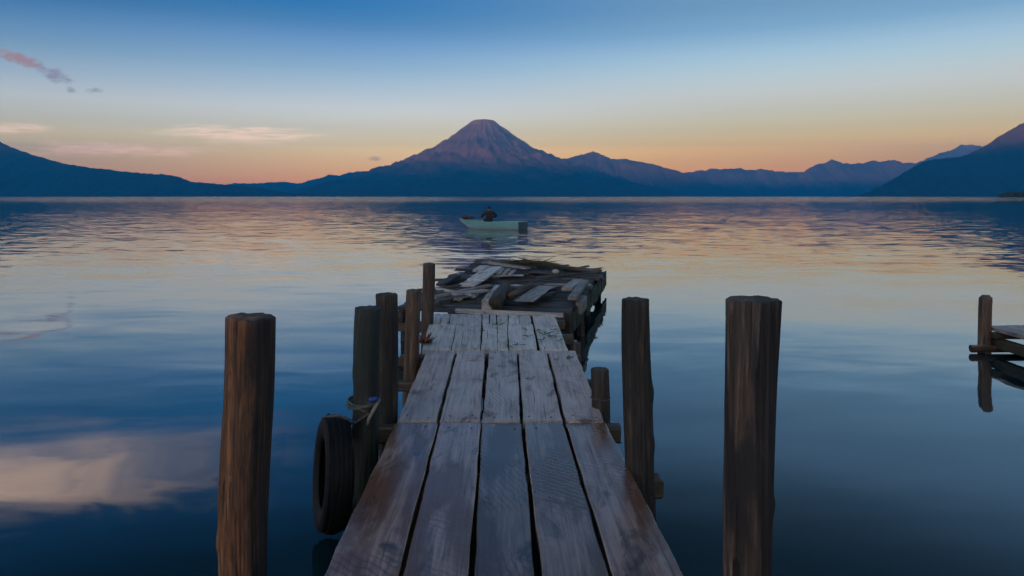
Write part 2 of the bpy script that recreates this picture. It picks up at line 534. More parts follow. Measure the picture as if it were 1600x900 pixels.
# ------------------------------------------------------------------ water
wm, t, b = new_mat('lake_water')
for nd in list(wm.node_tree.nodes):
    if nd.type == 'BSDF_PRINCIPLED': wm.node_tree.nodes.remove(nd)
geo = t.n('ShaderNodeNewGeometry')
pos = geo.outputs['Position']
sp = t.n('ShaderNodeSeparateXYZ')
t.set(sp.inputs[0], pos)
def slopes(scale, rot, detail, loc=(0, 0, 0), rough=.5):
    c = t.noise(t.mapping(pos, scale, loc, (0, 0, rot)), 1.0, detail, rough, .35, out=1)
    return t.vmath('SUBTRACT', c, (.5, .5, .5))
def scaled(vec, s):
    nd = t.n('ShaderNodeVectorMath', operation='SCALE')
    t.set(nd.inputs[0], vec)
    t.set(nd.inputs['Scale'], s)
    return nd.outputs[0]
dist = sp.outputs[1]
swell = slopes((.16, .42, 1), R(6), 2)
ripple = slopes((.55, 1.7, 1), R(-5), 3, (5, 9, 0))
fine = slopes((1.6, 5.0, 1), R(4), 2, (2, 3, 0))
patch = t.smooth(t.noise(t.mapping(pos, (.010, .035, 1)), 1.0, 3, .55), .40, .62)
nearp = t.smooth(t.noise(t.mapping(pos, (.12, .22, 1), loc=(4, 4, 0)), 1.0, 2, .5), .35, .7)
offshore = t.smooth(dist, 120.0, 420.0)           # the breeze reaches the open lake
mid = t.math('MULTIPLY', t.smooth(dist, 9.0, 26.0), t.math('SUBTRACT', 1.0, t.math('MULTIPLY', t.smooth(dist, 45, 110), .40)))
a_sw = t.math('SUBTRACT', .045, t.math('MULTIPLY', mid, .025))
a_rp = t.math('ADD', t.math('ADD', .026, t.math('MULTIPLY', nearp, .05)), t.math('ADD', t.math('MULTIPLY', mid, .032), t.math('MULTIPLY', patch, .02)))
a_fn = t.math('ADD', t.math('ADD', .010, t.math('MULTIPLY', mid, .11)), t.math('MULTIPLY', offshore, .45))
slope = t.vmath('ADD', t.vmath('ADD', scaled(swell, a_sw), scaled(ripple, a_rp)), scaled(fine, a_fn))
nrm = t.vmath('NORMALIZE', t.vmath('ADD', t.vmath('MULTIPLY', slope, (.55, 1, 0)), (0, 0, 1)))
gl = t.n('ShaderNodeBsdfGlossy')
gl.inputs['Roughness'].default_value = .03
gl.inputs['Color'].default_value = (1, 1, 1, 1)
t.set(gl.inputs['Normal'], nrm)
df = t.n('ShaderNodeBsdfDiffuse')
df.inputs['Color'].default_value = (.004, .020, .026, 1)
fr = t.n('ShaderNodeFresnel')
fr.inputs['IOR'].default_value = 1.33
t.set(fr.inputs['Normal'], nrm)
rc = t.ramp(fr.outputs[0], [(.02, .02), (.08, .05), (.10, .11), (.14, .27), (.19, .37), (.25, .44), (.49, .60), (1.0, .86)])
mx = t.n('ShaderNodeMixShader')
t.set(mx.inputs[0], rc)
t.set(mx.inputs[1], df.outputs[0])
t.set(mx.inputs[2], gl.outputs[0])
t.set(wm.node_tree.nodes['Material Output'].inputs[0], mx.outputs[0])
X0, X1, Y0, Y1 = -26000, 20000, -9500, 21500
tag(mesh_obj('water', [(X0 + 50, Y0 + 50, 0), (X1 - 50, Y0 + 50, 0), (X1 - 50, Y1 - 50, 0), (X0 + 50, Y1 - 50, 0)], [(0, 1, 2, 3)], wm), kind='structure')

# ------------------------------------------------------------------ mountains
forest = (.012, .030, .020)
M['hill'] = terrain_mat('forested_hills', forest, (.22, .11, .065), 420, 900, .0016)
M['hill_far'] = terrain_mat('dry_far_hills', forest, (.27, .14, .08), 120, 480, .0018)
M['volcano'] = terrain_mat('volcano_slopes', forest, (.27, .13, .07), 300, 700, .0016)


def interp(prof, x):
    for (x0, y0), (x1, y1) in zip(prof, prof[1:]):
        if x0 <= x <= x1:
            return y0 + (y1 - y0) * (x - x0) / (x1 - x0)
    return prof[0][1] if x < prof[0][0] else prof[-1][1]


def ridge(name, prof, D, mat, slope=2.3, nx=260, nt=34, gully=.22, seed=1, back=.6, jag=1.0):
    """a mountain chain whose crest stands D metres out; prof = its skyline"""
    V, Fc = [], []
    x0, x1 = prof[0][0], prof[-1][0]
    off = Vector((seed * 17.3, seed * 5.1, 0))
    rows = [-back * i / 6 for i in range(6, 0, -1)] + [i / nt for i in range(nt + 1)]
    for i in range(nx + 1):
        px = x0 + (x1 - x0) * i / nx
        py = interp(prof, px)
        X = (px - 800) * D / F
        wig = (mnoise.fractal(off + Vector((px * .09, 0, 0)), .6, 2.1, 6) * 1.1 + abs(mnoise.noise(off + Vector((px * .11, 3, 0)))) * 1.6 - .5) * jag
        zc = max(H + (HZ - (py + wig)) * D / F, 6)
        for s in rows:
            L = max(zc * slope, 250)
            if s < 0:
                V.append((X, D - s * L, max(zc * (1 + s / back), -3) - (4 if s == rows[0] else 0)))
                continue
            g = mnoise.fractal(off + Vector((X * .0022, s * 1.1 + X * .0004, seed)), 1.0, 2.1, 5)
            g2 = abs(mnoise.noise(off + Vector((X * .0035 + g * .5, s * .9, 4)))) + .5 * abs(mnoise.noise(off + Vector((X * .009 + g, s * 2.2, 8))))
            env = math.sin(min(s, 1) * math.pi) ** .8
            z = zc * ((1 - s) ** 1.25 + env * gully * (g * .55 - g2 * .6))
            yj = g * L * .22 * env
            if s >= 1: z = -3
            V.append((X, D - s * L + yj, max(z, -3)))
    m = len(rows)
    for i in range(nx):
        for k in range(m - 1):
            a = i * m + k
            Fc.append((a, a + 1, a + m + 1, a + m))
    return tag(mesh_obj(name, V, Fc, mat, smooth=True), kind='structure')


left_prof = [(-700, 140), (-420, 130), (-200, 165), (0, 222), (30, 235), (70, 248), (110, 258), (150, 263), (190, 268), (240, 272), (270, 274), (300, 284), (340, 287.5), (400, 292), (430, 299), (480, 304), (520, 307)]
ridge('mountain', left_prof, 9000, M['hill'], seed=3, nx=420, nt=50, gully=.35)
ridge('hills', [(330, 300), (350, 289), (371, 286), (400, 287), (435, 284), (465, 287), (500, 278.5), (513, 273), (530, 274), (545, 270), (560, 268), (580, 267), (605, 269), (650, 275), (720, 285)], 16000, M['hill'], seed=5, nx=160)
ridge('hills', [(840, 262), (870, 251), (890, 246.5), (905, 243), (918, 239), (927, 236.5), (936, 240), (946, 244), (956, 248), (980, 249), (1000, 253), (1030, 259), (1050, 265), (1070, 271), (1090, 279), (1110, 287), (1140, 297), (1180, 306)], 14200, M['hill_far'], seed=8, nx=200)
ridge('hills', [(1020, 282), (1060, 273), (1080, 268), (1110, 265), (1155, 263), (1165, 266), (1190, 265), (1210, 267), (1225, 269), (1255, 269), (1265, 263), (1275, 258), (1290, 254), (1300, 249), (1312, 254), (1330, 256.5), (1350, 255), (1365, 251), (1378, 254), (1390, 250), (1400, 250), (1410, 254), (1430, 256), (1470, 262), (1560, 275)], 16500, M['hill_far'], seed=11, nx=520, gully=.6, jag=1.3, nt=60)
ridge('mountain', [(1390, 275), (1420, 260), (1445, 249), (1465, 241), (1490, 233), (1503, 226.5), (1520, 226), (1535, 229), (1550, 238), (1600, 252), (1700, 270)], 19000, M['hill_far'], seed=14, nx=120)
ridge('mountain', [(1335, 307), (1350, 303), (1375, 292), (1400, 277), (1420, 265), (1442, 253), (1460, 249), (1499, 246), (1520, 238), (1536, 230), (1550, 221), (1562, 213), (1580, 202), (1596, 193.5), (1625, 180), (1700, 150), (1820, 125), (2000, 120), (2300, 130)], 8000, M['hill'], seed=17, nx=520, gully=.6, jag=1.3, nt=60)

# the volcano: a cone with eroded gullies
VD = 13000.0
vx, pxm = (755 - 800) * VD / F, VD / F
vprof = [(0, 191), (10, 190), (16, 188), (19, 190), (27, 197), (40, 207), (55, 219), (75, 233), (105, 247.5), (150, 265), (215, 286), (300, 303), (345, 309)]
V, Fc = [], []
na, nr = 420, 90
for i in range(nr + 1):
    rp = 345 * (i / nr) ** 1.15
    zb = H + (HZ - interp(vprof, rp)) * pxm
    for k in range(na):
        a = 2 * math.pi * k / na
        ca, sa = math.cos(a), math.sin(a)
        amp = min(1, max(.05, (rp - 12) / 60)) * min(1, max(0, (330 - rp) / 90))
        q = Vector((ca * 4.2 + 2 + .4 * mnoise.noise(Vector((ca * 3, sa * 3, rp * .03))), sa * 4.2, rp * .012))
        q2 = Vector((ca * 13, sa * 13 + 4, rp * .012))
        g = -abs(mnoise.noise(q)) * 1.1 + .35 + (-abs(mnoise.noise(q2)) * .35 + .1) + mnoise.fractal(Vector((ca * rp * .06, sa * rp * .06, 3)), .8, 2.1, 6) * .75
        rr = rp * pxm * (1 + .02 * mnoise.noise(Vector((ca, sa, 7))))
        V.append((vx + ca * rr, VD + sa * rr, max(zb + g * amp * 105, -4)))
for i in range(nr):
    for k in range(na):
        a0 = i * na + k; a1 = i * na + (k + 1) % na
        Fc.append((a0, a0 + na, a1 + na, a1))
tag(mesh_obj('volcano', V, Fc, M['volcano'], smooth=True), kind='structure')

# the rim of the lake behind the viewer; it keeps the low sun off the shore
V, Fc = [], []
SHY = -6000.0
rim = [(-25500, 1380), (-18000, 1400), (-14000, 1380), (-11500, 1180), (-10200, 1000), (-9000, 1010), (-7800, 1000), (-6000, 900), (-4300, 720), (-3300, 700), (-2200, 770), (-1200, 880), (0, 930), (2500, 900), (7000, 850), (19500, 800)]
nxr = 220
for i in range(nxr + 1):
    X = -25500 + 45000 * i / nxr
    z = interp(rim, X) + mnoise.fractal(Vector((X * .0011, 3, 5)), 1, 2, 5) * 55
    for k in range(13):
        s = k / 12 * 2 - 1
        V.append((X, SHY + s * z * 2.0, max(z * (1 - abs(s)) ** 1.2 + mnoise.noise(Vector((X * .002, s * 4, 1))) * 50 * (1 - abs(s)) * abs(s) * 3, -3)))
for i in range(nxr):
    for k in range(12):
        a0 = i * 13 + k
        Fc.append((a0, a0 + 13, a0 + 14, a0 + 1))
tag(mesh_obj('hills', V, Fc, M['hill'], smooth=True), kind='structure')

# ------------------------------------------------------------------ haze over the lake
hm = bpy.data.materials.new('lake_haze')
hm.use_nodes = True
ht = hm.node_tree
ht.nodes.clear()
ho = ht.nodes.new('ShaderNodeOutputMaterial')
hv = ht.nodes.new('ShaderNodeVolumePrincipled')
hv.inputs['Color'].default_value = (.012, .40, 1.0, 1)
hv.inputs['Density'].default_value = 8.5e-5
hv.inputs['Anisotropy'].default_value = 0.0
ht.links.new(hv.outputs[0], ho.inputs['Volume'])
ZT = 1640
hb = [(x, y, z) for z in (-6, ZT) for x, y in ((X0, Y0), (X1, Y0), (X1, Y1), (X0, Y1))]
hz = mesh_obj('haze', hb, [(3, 2, 1, 0), (4, 5, 6, 7), (0, 1, 5, 4), (1, 2, 6, 5), (2, 3, 7, 6), (3, 0, 4, 7)], hm)
tag(hz, kind='stuff')
#OBJECTS_HERE
# ------------------------------------------------------------------ wooded point on the right shore
pm = terrain_mat('shore_scrub', (.020, .040, .014), (.05, .05, .03), 5000, 6000, .02)
V, Fc = [], []
for i in range(41):
    for k in range(15):
        s, q = i / 40, k / 14
        env = min(1, s * 7) ** .6 * math.sin(q * math.pi) ** .7
        yq = 1420 + q * 260 - 60 * math.sin(s * 5)
        V.append((.712 * yq + s * 900, yq, 15.0 * env * (1 + .5 * s) + 3 * mnoise.noise(Vector((i * .4, k * .4, 2))) * env - .6))
for i in range(40):
    for k in range(14):
        a0 = i * 15 + k
        Fc.append((a0, a0 + 15, a0 + 16, a0 + 1))
tag(mesh_obj('hill', V, Fc, pm, smooth=True), kind='structure')
M['wood_far'] = plain_mat('far_foliage', (.018, .036, .012), (.05, .07, .02), .15, .9, 0)
rg = random.Random(4)
V, Fc = [], []
for _ in range(900):
    s, q = rg.random(), rg.uniform(.05, .8)
    env = min(1, s * 7) ** .6 * math.sin(q * math.pi) ** .7
    cy = 1420 + q * 260 - 60 * math.sin(s * 5)
    cx = .712 * cy + s * 900
    cz = 15.0 * env * (1 + .5 * s) + rg.uniform(1, 5)
    rad = rg.uniform(1.5, 4.0)
    for _k in range(16):
        d = Vector((rg.gauss(0, 1), rg.gauss(0, 1), rg.gauss(0, .8))).normalized() * rad * rg.uniform(.6, 1.05)
        c = Vector((cx, cy, max(cz, .8))) + d
        a = Vector((rg.uniform(-1, 1), rg.uniform(-1, 1), rg.uniform(-1, 1))).normalized() * rad * .42
        b2 = a.cross(d).normalized() * rad * .36
        n0 = len(V)
        V += [c - a, c - b2 * .8, c + a, c + b2]
        Fc.append((n0, n0 + 1, n0 + 2, n0 + 3))
tag(mesh_obj('far_woodland', V, Fc, M['wood_far']), 'dark green trees covering the low point on the far shore', 'trees', kind='stuff')

# ------------------------------------------------------------------ the walkway
DZ = 0.5                                   # deck height over the lake
dock = tag(empty('wooden_dock', (0, 4.0, 0)), 'narrow plank walkway of five grey boards abreast leading out over the lake', 'dock')


def quad_plank(name, near, far, yn, yf, z, t, mat, parent, **kw):
    a0, a1 = G(near[0], yn, z), G(near[1], yn, z)
    b0, b1 = G(far[0], yf, z), G(far[1], yf, z)
    return board(name, (a0 + a1) / 2, (b0 + b1) / 2, (a1 - a0).length, (b1 - b0).length, t, mat, parent, **kw)


rj = random.Random(21)
# nearest bay, run on below the frame towards the shore
n900 = [(504, 621), (629.5, 731), (743, 834.5), (846.5, 952), (958, 1069)]
f661 = [(618, 684), (687.5, 751), (753, 815), (819, 879.5), (884.5, 947)]
for k in range(5):
    a0, a1 = G(n900[k][0], 900, DZ), G(n900[k][1], 900, DZ)
    b0, b1 = G(f661[k][0], 661, DZ), G(f661[k][1], 661, DZ)
    mid_a, mid_b = (a0 + a1) / 2, (b0 + b1) / 2
    d = (mid_a - mid_b) / (mid_a - mid_b).length
    mid_a = mid_a + d * .36
    z = rj.uniform(-.004, .004)
    board('plank', mid_a + Vector((0, 0, z)), mid_b + Vector((0, 0, z)), (a1 - a0).length, (b1 - b0).length, .048, M['plank_wet'], dock, segs=14, jag=.0035, endjag=.006, roll=rj.uniform(-.006, .006))
    board('plank', mid_a + d * 2.0 + Vector((0, 0, z)), mid_a + d * .012 + Vector((0, 0, -z)), (a1 - a0).length, (a1 - a0).length, .048, M['plank_wet'], dock, segs=8, jag=.0035)
# second bay
n658 = [(621, 682), (687.5, 750), (754, 812.5), (817.5, 879), (884.5, 944)]
f548 = [(667, 711), (715, 758), (764.5, 807.5), (810.5, 853), (857, 899)]
for k in range(5):
    z = rj.uniform(-.005, .005) + .004
    quad_plank('plank', n658[k], f548[k], 657.5, 548, DZ + z, .046, M['plank'], dock, segs=14, jag=.004, endjag=.004, roll=rj.uniform(-.008, .008))
# third bay: bleached, patched with short pieces
def pale(near, far, yn, yf, dz=0.0, **kw):
    quad_plank('plank', near, far, yn, yf, DZ - .004 + dz + rj.uniform(-.004, .004), .044, M['plank_pale'], dock, jag=.003, endjag=.004, **kw)
pale((660, 704), (670.5, 713), 545.5, 507)
pale((706, 750), (716.5, 752.5), 545.5, 490.5, segs=10)
pale((751.5, 777), (755.5, 776.5), 545.5, 506.5)
pale((778, 794), (777.5, 793), 545.5, 535)
pale((778, 793.5), (777.5, 792.7), 534, 521)
pale((778, 793), (777.5, 792), 520, 506.5)
pale((796, 839.5), (793.5, 832), 545.5, 506.5)
pale((844, 887), (831.5, 866), 545.5, 490.5, segs=10)
for a, b2 in (((674, 687), (679, 690)), ((688, 700.5), (691, 703)), ((702, 714.5), (704, 715.5)), ((753.5, 764), (754, 764)), ((765.5, 775), (765.5, 775)), ((777, 794), (776.5, 793)), ((795, 812), (794.5, 810)), ((813, 830), (811, 828.5))):
    pale(a, b2, 505.5, 490.5)
# joists and stringers
def at_deck(y, x, z): return Vector((x, y, z))
def cx(y): return -.008 - .0165 * (y - 2.4)         # centre line of the walkway
for y, xl, xr, z in ((2.25, -.74, .74, .447), (3.43, -.70, .745, .447), (4.19, -.83, .665, .447), (5.2, -.74, .66, .447), (6.04, -.99, .60, .445), (6.95, -.86, .62, .445), (7.75, -.86, .60, .445)):
    board('joist', at_deck(y, xl, z), at_deck(y, xr, z), .10, .10, .10, M['beam'], dock, jag=.005, bev=.012, endjag=.01)
board('joist', at_deck(5.6, -1.0, .335), at_deck(5.6, .5, .335), .09, .09, .075, M['beam'], dock, jag=.004, bev=.012, endjag=.012)
for sx in (-.42, .42):
    board('stringer', Vector((sx + cx(.5), .5, .345)), Vector((sx + cx(7.9), 7.9, .345)), .07, .07, .12, M['beam'], dock, segs=10, jag=.006)
for (x, y) in ((-.42, 4.3), (.42, 4.3), (-.45, 7.6), (.40, 7.6), (-.40, 2.1), (.46, 2.1)):
    post('pile', (x, y, -1.2), (x, y, .345), .06, .055, M['post_moss'], parent=dock, sides=12, rings=8)
nail = bpy.data.meshes.new('nail_head')
bmn = bmesh.new()
bmesh.ops.create_cone(bmn, cap_ends=True, segments=8, radius1=.0065, radius2=.005, depth=.003)
bmn.to_mesh(nail); bmn.free()
M['iron'] = plain_mat('rusty_iron', (.03, .018, .012), (.07, .035, .02), 60, .7, .2)
nail.materials.append(M['iron'])
rn = random.Random(3)
for pl in [o for o in dock.children if o.name.startswith('plank') and o.dimensions.y > 1.2]:
    hl, hw = pl.dimensions.y / 2, pl.dimensions.x / 2
    for ey in (-1, 1):
        for ex in (-.5, .5):
            if rn.random() < .15: continue
            nh = bpy.data.objects.new('nail', nail)
            COL.objects.link(nh)
            nh.parent = pl
            nh.location = (ex * hw + rn.uniform(-.02, .02), ey * (hl - rn.uniform(.05, .11)), .0022)

# ------------------------------------------------------------------ posts round the walkway
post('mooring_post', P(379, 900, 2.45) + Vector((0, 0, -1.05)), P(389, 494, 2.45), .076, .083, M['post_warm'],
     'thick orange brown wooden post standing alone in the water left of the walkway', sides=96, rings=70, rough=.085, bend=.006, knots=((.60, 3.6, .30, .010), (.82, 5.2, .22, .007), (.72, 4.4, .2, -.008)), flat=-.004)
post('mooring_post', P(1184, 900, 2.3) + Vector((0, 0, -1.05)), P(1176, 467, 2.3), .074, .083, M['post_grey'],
     'thickest grey brown post with shaded right side painted black and a knot low down', sides=96, rings=70, rough=.11, bend=.02, knots=((.50, 0.0, .45, .016), (.66, 5.6, .25, .008), (.80, 4.3, .2, -.008), (.58, 3.9, .22, .009)))
post('mooring_post', P(1010, 800, 3.4) + Vector((.02, .02, -.75)), P(993.5, 467, 3.4), .076, .066, M['post_dark'],
     'dark knobbly post with flaking bark at the right edge of the wet deck boards', sides=72, rings=60, rough=.12, bend=.018, knots=((.74, .2, .5, .012), (.60, 5.9, .4, .012), (.45, .4, .5, .014), (.5, 3.0, .5, .008)))
post('pile_stump', P(941, 700, 4.36) + Vector((0, 0, -.7)), P(937.5, 576, 4.36), .060, .057, M['post_dark'],
     'short sawn off pile with a wire band beside the right edge of the deck', cat='pile', sides=20, rings=14, rough=.04)
post('mooring_post', P(561, 800, 3.9) + Vector((0, 0, -.7)), P(577, 480, 3.9), .080, .073, M['post_moss'],
     'mossy green black post with rope round it that holds the tyre', sides=64, rings=44, rough=.06, bend=.012, knots=((.8, 3.3, .3, .008),))
post('mooring_post', P(613, 690, 4.27) + Vector((0, 0, -.7)), P(604, 459, 4.27), .063, .066, M['post_dark'],
     'straight near black post between the tyre post and the brown weathered pile', sides=56, rings=30, rough=.05, bend=.006)
post('mooring_post', P(637, 640, 5.85) + Vector((0, 0, -.7)), P(645.5, 453, 5.85), .068, .064, M['post_brown'],
     'brown weathered pile with split bark beside the second bay of boards', sides=20, rings=24, rough=.09, bend=.010)
post('mooring_post', P(664, 560, 7.3) + Vector((0, 0, -.9)), P(670.5, 411.5, 7.3), .068, .066, M['post_brown'],
     'tallest of the far piles, square topped grey brown timber beside the wrecked platform', sides=12, rings=16, rough=.03, chamfer=.004)
wire_c = P(937.8, 621, 4.36)
wv, wf = tube([wire_c + Vector((math.cos(a) * .0625, math.sin(a) * .0625, .004 * math.sin(2 * a))) for a in [2 * math.pi * i / 24 for i in range(24)]], .0035, 6, True)
tag(mesh_obj('wire_band', wv, wf, M['rope'], smooth=True), 'thin wire band round the short sawn off pile', 'wire')
# dead leaves caught at the foot of the far pile
rg = random.Random(9)
def scrap(name, c, n, size, mat, label, cat, group=None, flatness=.5):
    V, Fc = [(0, 0, .004)], []
    for _ in range(n):                # leaves that hang together at one point
        an = rg.uniform(0, 6.28)
        l = size * rg.uniform(.6, 1.3)
        w = l * rg.uniform(.22, .45)
        dx, dy = math.cos(an), math.sin(an)
        zz = rg.uniform(.002, .010)
        lift = size * flatness * rg.uniform(0, .6)
        n0 = len(V)
        for q, ww in ((.3, .8), (.65, 1), (1.0, .15)):
            for sgn in (-1, 0, 1):
                V.append((dx * l * q - dy * w * ww * .5 * sgn, dy * l * q + dx * w * ww * .5 * sgn, zz + lift * q ** 2 + (.004 if sgn else 0)))
        Fc += [(0, n0, n0 + 1), (0, n0 + 1, n0 + 2)]
        for r_ in range(2):
            for c_ in range(2):
                a0 = n0 + r_ * 3 + c_
                Fc.append((a0, a0 + 1, a0 + 4, a0 + 3))
    o = mesh_obj(name, V, Fc, mat, matrix=Matrix.Translation(c))
    return tag(o, label, cat, group)
scrap('dead_leaf_heap', G(661, 537, .505), 26, .11, M['dead'], 'rusty brown dead leaves heaped at the foot of the tallest far pile', 'leaves', flatness=1.2)
for (px, py, n, s) in ((757, 518, 3, .05), (821, 515, 4, .06), (827, 526, 4, .07), (846, 516, 4, .07), (850, 523, 6, .08), (857, 527, 5, .07), (849, 532, 4, .07), (864, 516, 3, .05), (869, 522, 3, .06), (875, 533, 3, .07), (810, 539, 4, .07), (800, 543, 3, .05), (829, 594, 3, .045), (886, 562, 4, .07), (868, 563, 3, .04), (778, 508, 5, .07)):
    scrap('weed_scrap', G(px, py, DZ + .006), n, s, M['leaf'], 'small torn scrap of green weed on the ' + ('bleached patched boards before the platform' if py < 547 else 'smooth boards of the middle bay'), 'weed', 'scraps of weed on the deck')

# ------------------------------------------------------------------ tyre and rope
tc_ = P(519.5, 739, 3.72)
tyre = tag(empty('tyre', tc_), 'old black car tyre hung as a fender on the mossy roped post', 'tyre')
TR, TW = .305, .072
tm = Matrix.Translation(tc_) @ Matrix.Rotation(R(5), 4, 'Y') @ Matrix.Rotation(R(22), 4, 'Z')
def lathe_x(prof, n=64):
    V, Fc = [], []
    m = len(prof)
    for i in range(n):
        a = 2 * math.pi * i / n
        for (x, r) in prof:
            V.append((x, math.cos(a) * r, math.sin(a) * r))
    for i in range(n):
        for k in range(m - 1):
            a0 = i * m + k; b0 = ((i + 1) % n) * m + k
            Fc.append((a0, b0, b0 + 1, a0 + 1))
    return V, Fc
w = TW
V, Fc = lathe_x([(-w * .80, TR * .955), (-w * .97, TR * .90), (-w * 1.0, TR * .80), (-w * .92, TR * .68), (-w * .75, TR * .60), (-w * .62, TR * .585), (-w * .60, TR * .63), (-w * .80, TR * .78), (-w * .7, TR * .90), (0, TR * .93),
                 (w * .7, TR * .90), (w * .80, TR * .78), (w * .60, TR * .63), (w * .62, TR * .585), (w * .75, TR * .60), (w * .92, TR * .68), (w * 1.0, TR * .80), (w * .97, TR * .90), (w * .80, TR * .955)])
mesh_obj('casing', V, Fc, M['rubber'], tyre, True, tm)
prof = [(-w * .82, TR * .95)]
for k in range(5):
    c = (-.64 + .32 * k) * w
    hw = .142 * w
    crown = TR * (1.0 - .055 * abs(-1 + .5 * k) ** 2)
    prof += [(c - hw, crown - .0045), (c - hw, crown), (c + hw, crown), (c + hw, crown - .0045)]
prof += [(w * .82, TR * .95)]
V, Fc = lathe_x(prof, 72)
mesh_obj('tread', V, Fc, M['rubber'], tyre, False, tm)
pc = lambda z: P(577, 480, 3.9).lerp(P(561, 800, 3.9), (P(577, 480, 3.9).z - z) / (P(577, 480, 3.9).z - P(561, 800, 3.9).z))
path = []
for i in range(64):
    a = 2 * math.pi * i / 21.5 - 1.2
    z = .705 - .020 * (i / 64) * 2 + .012 * math.sin(a * 1.0 + .5) + .006 * math.sin(a * 2.3)
    c = pc(z)
    path.append(c + Vector((math.cos(a), math.sin(a), 0)) * (.089 + .004 * math.sin(i * .9)) + Vector((0, 0, 0)))
# from the post down over the top of the tyre and back
ttop = tc_ + Vector((.03, 0, TR + .012))
path += [pc(.66) + Vector((.05, -.095, -.02)), pc(.64) + Vector((-.02, -.10, -.045)), pc(.62) + Vector((-.085, -.075, -.05)),
         ttop + Vector((.10, -.02, -.035)), ttop + Vector((.02, -.03, .004)), ttop + Vector((-.06, -.02, -.004)), ttop + Vector((-.088, .01, -.02)), ttop + Vector((-.075, .10, -.03))]
wv, wf = tube(path, .0075, 7)
rope = tag(mesh_obj('rope', wv, wf, M['rope'], smooth=True), 'grey green rope wound round the mossy post and over the tyre', 'rope')
endp = pc(.70)
wv, wf = tube([endp + Vector((.088, -.03, .0)), endp + Vector((.075, -.075, -.03)), endp + Vector((.045, -.10, -.085)), endp + Vector((.035, -.105, -.12))], [.011, .011, .010, .008], 7)
mesh_obj('rope_end', wv, wf, M['rope_pale'], rope, True)
clip = []
for i in range(11):
    a = -1.15 + .55 * i / 10
    c = pc(.712)
    clip.append(c + Vector((math.cos(a), math.sin(a), 0)) * .094)
wv, wf = tube(clip, [.004] + [.0155] * 9 + [.004], 8)
tag(mesh_obj('plastic_sleeve', wv, wf, M['blue'], smooth=True), 'bright blue plastic sleeve on the rope of the mossy post', 'sleeve')

# ------------------------------------------------------------------ the wrecked platform at the end
NL, NR = P(618, 479, 8.5), P(884, 490, 8.0)
FR, FL = P(943, 421, 13.3), P(752, 404.5, 14.0)
plat = tag(empty('wrecked_platform', ((NL + NR) / 2).to_tuple()[:2] + (0,)), 'wrecked landing platform of dark rotten boards tilting at the end of the walkway', 'platform')


def S(uu, vv, dz=0.0):
    q = NL.lerp(NR, uu).lerp(FL.lerp(FR, uu), vv)
    q = q.copy()
    q.z += dz - .035 * math.sin(vv * math.pi) * (1 - uu * .4)
    return q


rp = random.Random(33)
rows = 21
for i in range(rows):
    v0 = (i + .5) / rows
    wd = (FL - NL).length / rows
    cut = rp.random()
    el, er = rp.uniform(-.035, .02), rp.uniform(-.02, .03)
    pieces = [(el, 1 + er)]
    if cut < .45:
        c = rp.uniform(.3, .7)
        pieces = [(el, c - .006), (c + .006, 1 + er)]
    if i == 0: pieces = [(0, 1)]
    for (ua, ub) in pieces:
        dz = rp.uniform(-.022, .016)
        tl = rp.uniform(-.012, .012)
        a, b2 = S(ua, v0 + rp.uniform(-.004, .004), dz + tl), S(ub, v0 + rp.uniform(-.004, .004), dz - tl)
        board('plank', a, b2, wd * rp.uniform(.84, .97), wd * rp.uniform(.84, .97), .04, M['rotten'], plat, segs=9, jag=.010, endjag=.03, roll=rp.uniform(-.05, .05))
for uu in (.03, .35, .66, .97):
    board('stringer', S(uu, -.005, -.055), S(uu, 1.0, -.055), .09, .09, .13, M['beam'], plat, segs=8, jag=.008, endjag=.02)
board('crossbeam', S(-.03, .012, -.06) + Vector((0, 0, -.13)), S(1.02, .012, -.06) + Vector((0, 0, -.13)), .11, .11, .12, M['beam'], plat, jag=.008)
for (uu, vv) in ((.02, .05), (.98, .05), (.02, .5), (.98, .5), (.05, .97), (.96, .97), (.5, .5)):
    q = S(uu, vv)
    post('pile', (q.x, q.y, -1.0), (q.x, q.y, q.z - .06), .065, .06, M['post_moss'], parent=plat, sides=12, rings=8)
M['moss_board'] = wood_mat('mossy_side_boards', (.008, .014, .010), (.018, .032, .018), (.045, .055, .030), stain=(.006, .012, .007), stain_amt=.6, rough=(.6, .9), var=.3, saw=0, bump=.9)
for k in range(9):                    # skirt of mossy boards along the right side
    va, vb = k / 9 + rp.uniform(0, .012), (k + 1) / 9 - rp.uniform(.0, .02)
    a, b2 = S(1.025, va, -.03), S(1.025, vb, -.03)
    dep = rp.uniform(.16, .36)
    SEED[0] += 1
    Vv, Ff = bar_mesh((b2 - a).length, dep, dep * rp.uniform(.8, 1.1), .035, segs=5, jag=.018, endjag=.03, seed=SEED[0])
    mm = frame(a, b2) @ Matrix.Rotation(R(90), 4, 'Y') @ Matrix.Translation((dep / 2, 0, 0))
    mesh_obj('side_board', Vv, Ff, M['moss_board'], plat, matrix=mm)
for k, vv in enumerate((.02, .22)):   # upright timbers at the near right corner
    q = S(1.01, vv)
    board('upright', Vector((q.x + .02, q.y - .08, q.z + .02)), Vector((q.x + .05, q.y - .06, -.3)), .10, .09, .07, M['beam'], plat, jag=.006, bev=.01)
q = S(.93, -.02)
post('pile_stump', (q.x + .12, q.y - .75, -.8), P(897, 535, 7.25), .075, .072, M['post_brown'], 'low brown pile stump under the near right corner of the wrecked platform', cat='pile', sides=16, rings=8, rough=.05)


def loose(name, p0, p1, wid, th, mat, label, cat='board', group=None, z0=.53, z1=.53, roll=0.0, **kw):
    a, b2 = G(p0[0], p0[1], z0), G(p1[0], p1[1], z1)
    kw.setdefault('jag', .006)
    o = board(name, a, b2, wid, wid, th, mat, None, roll=roll, endjag=.015, **kw)
    return tag(o, label, cat, group)


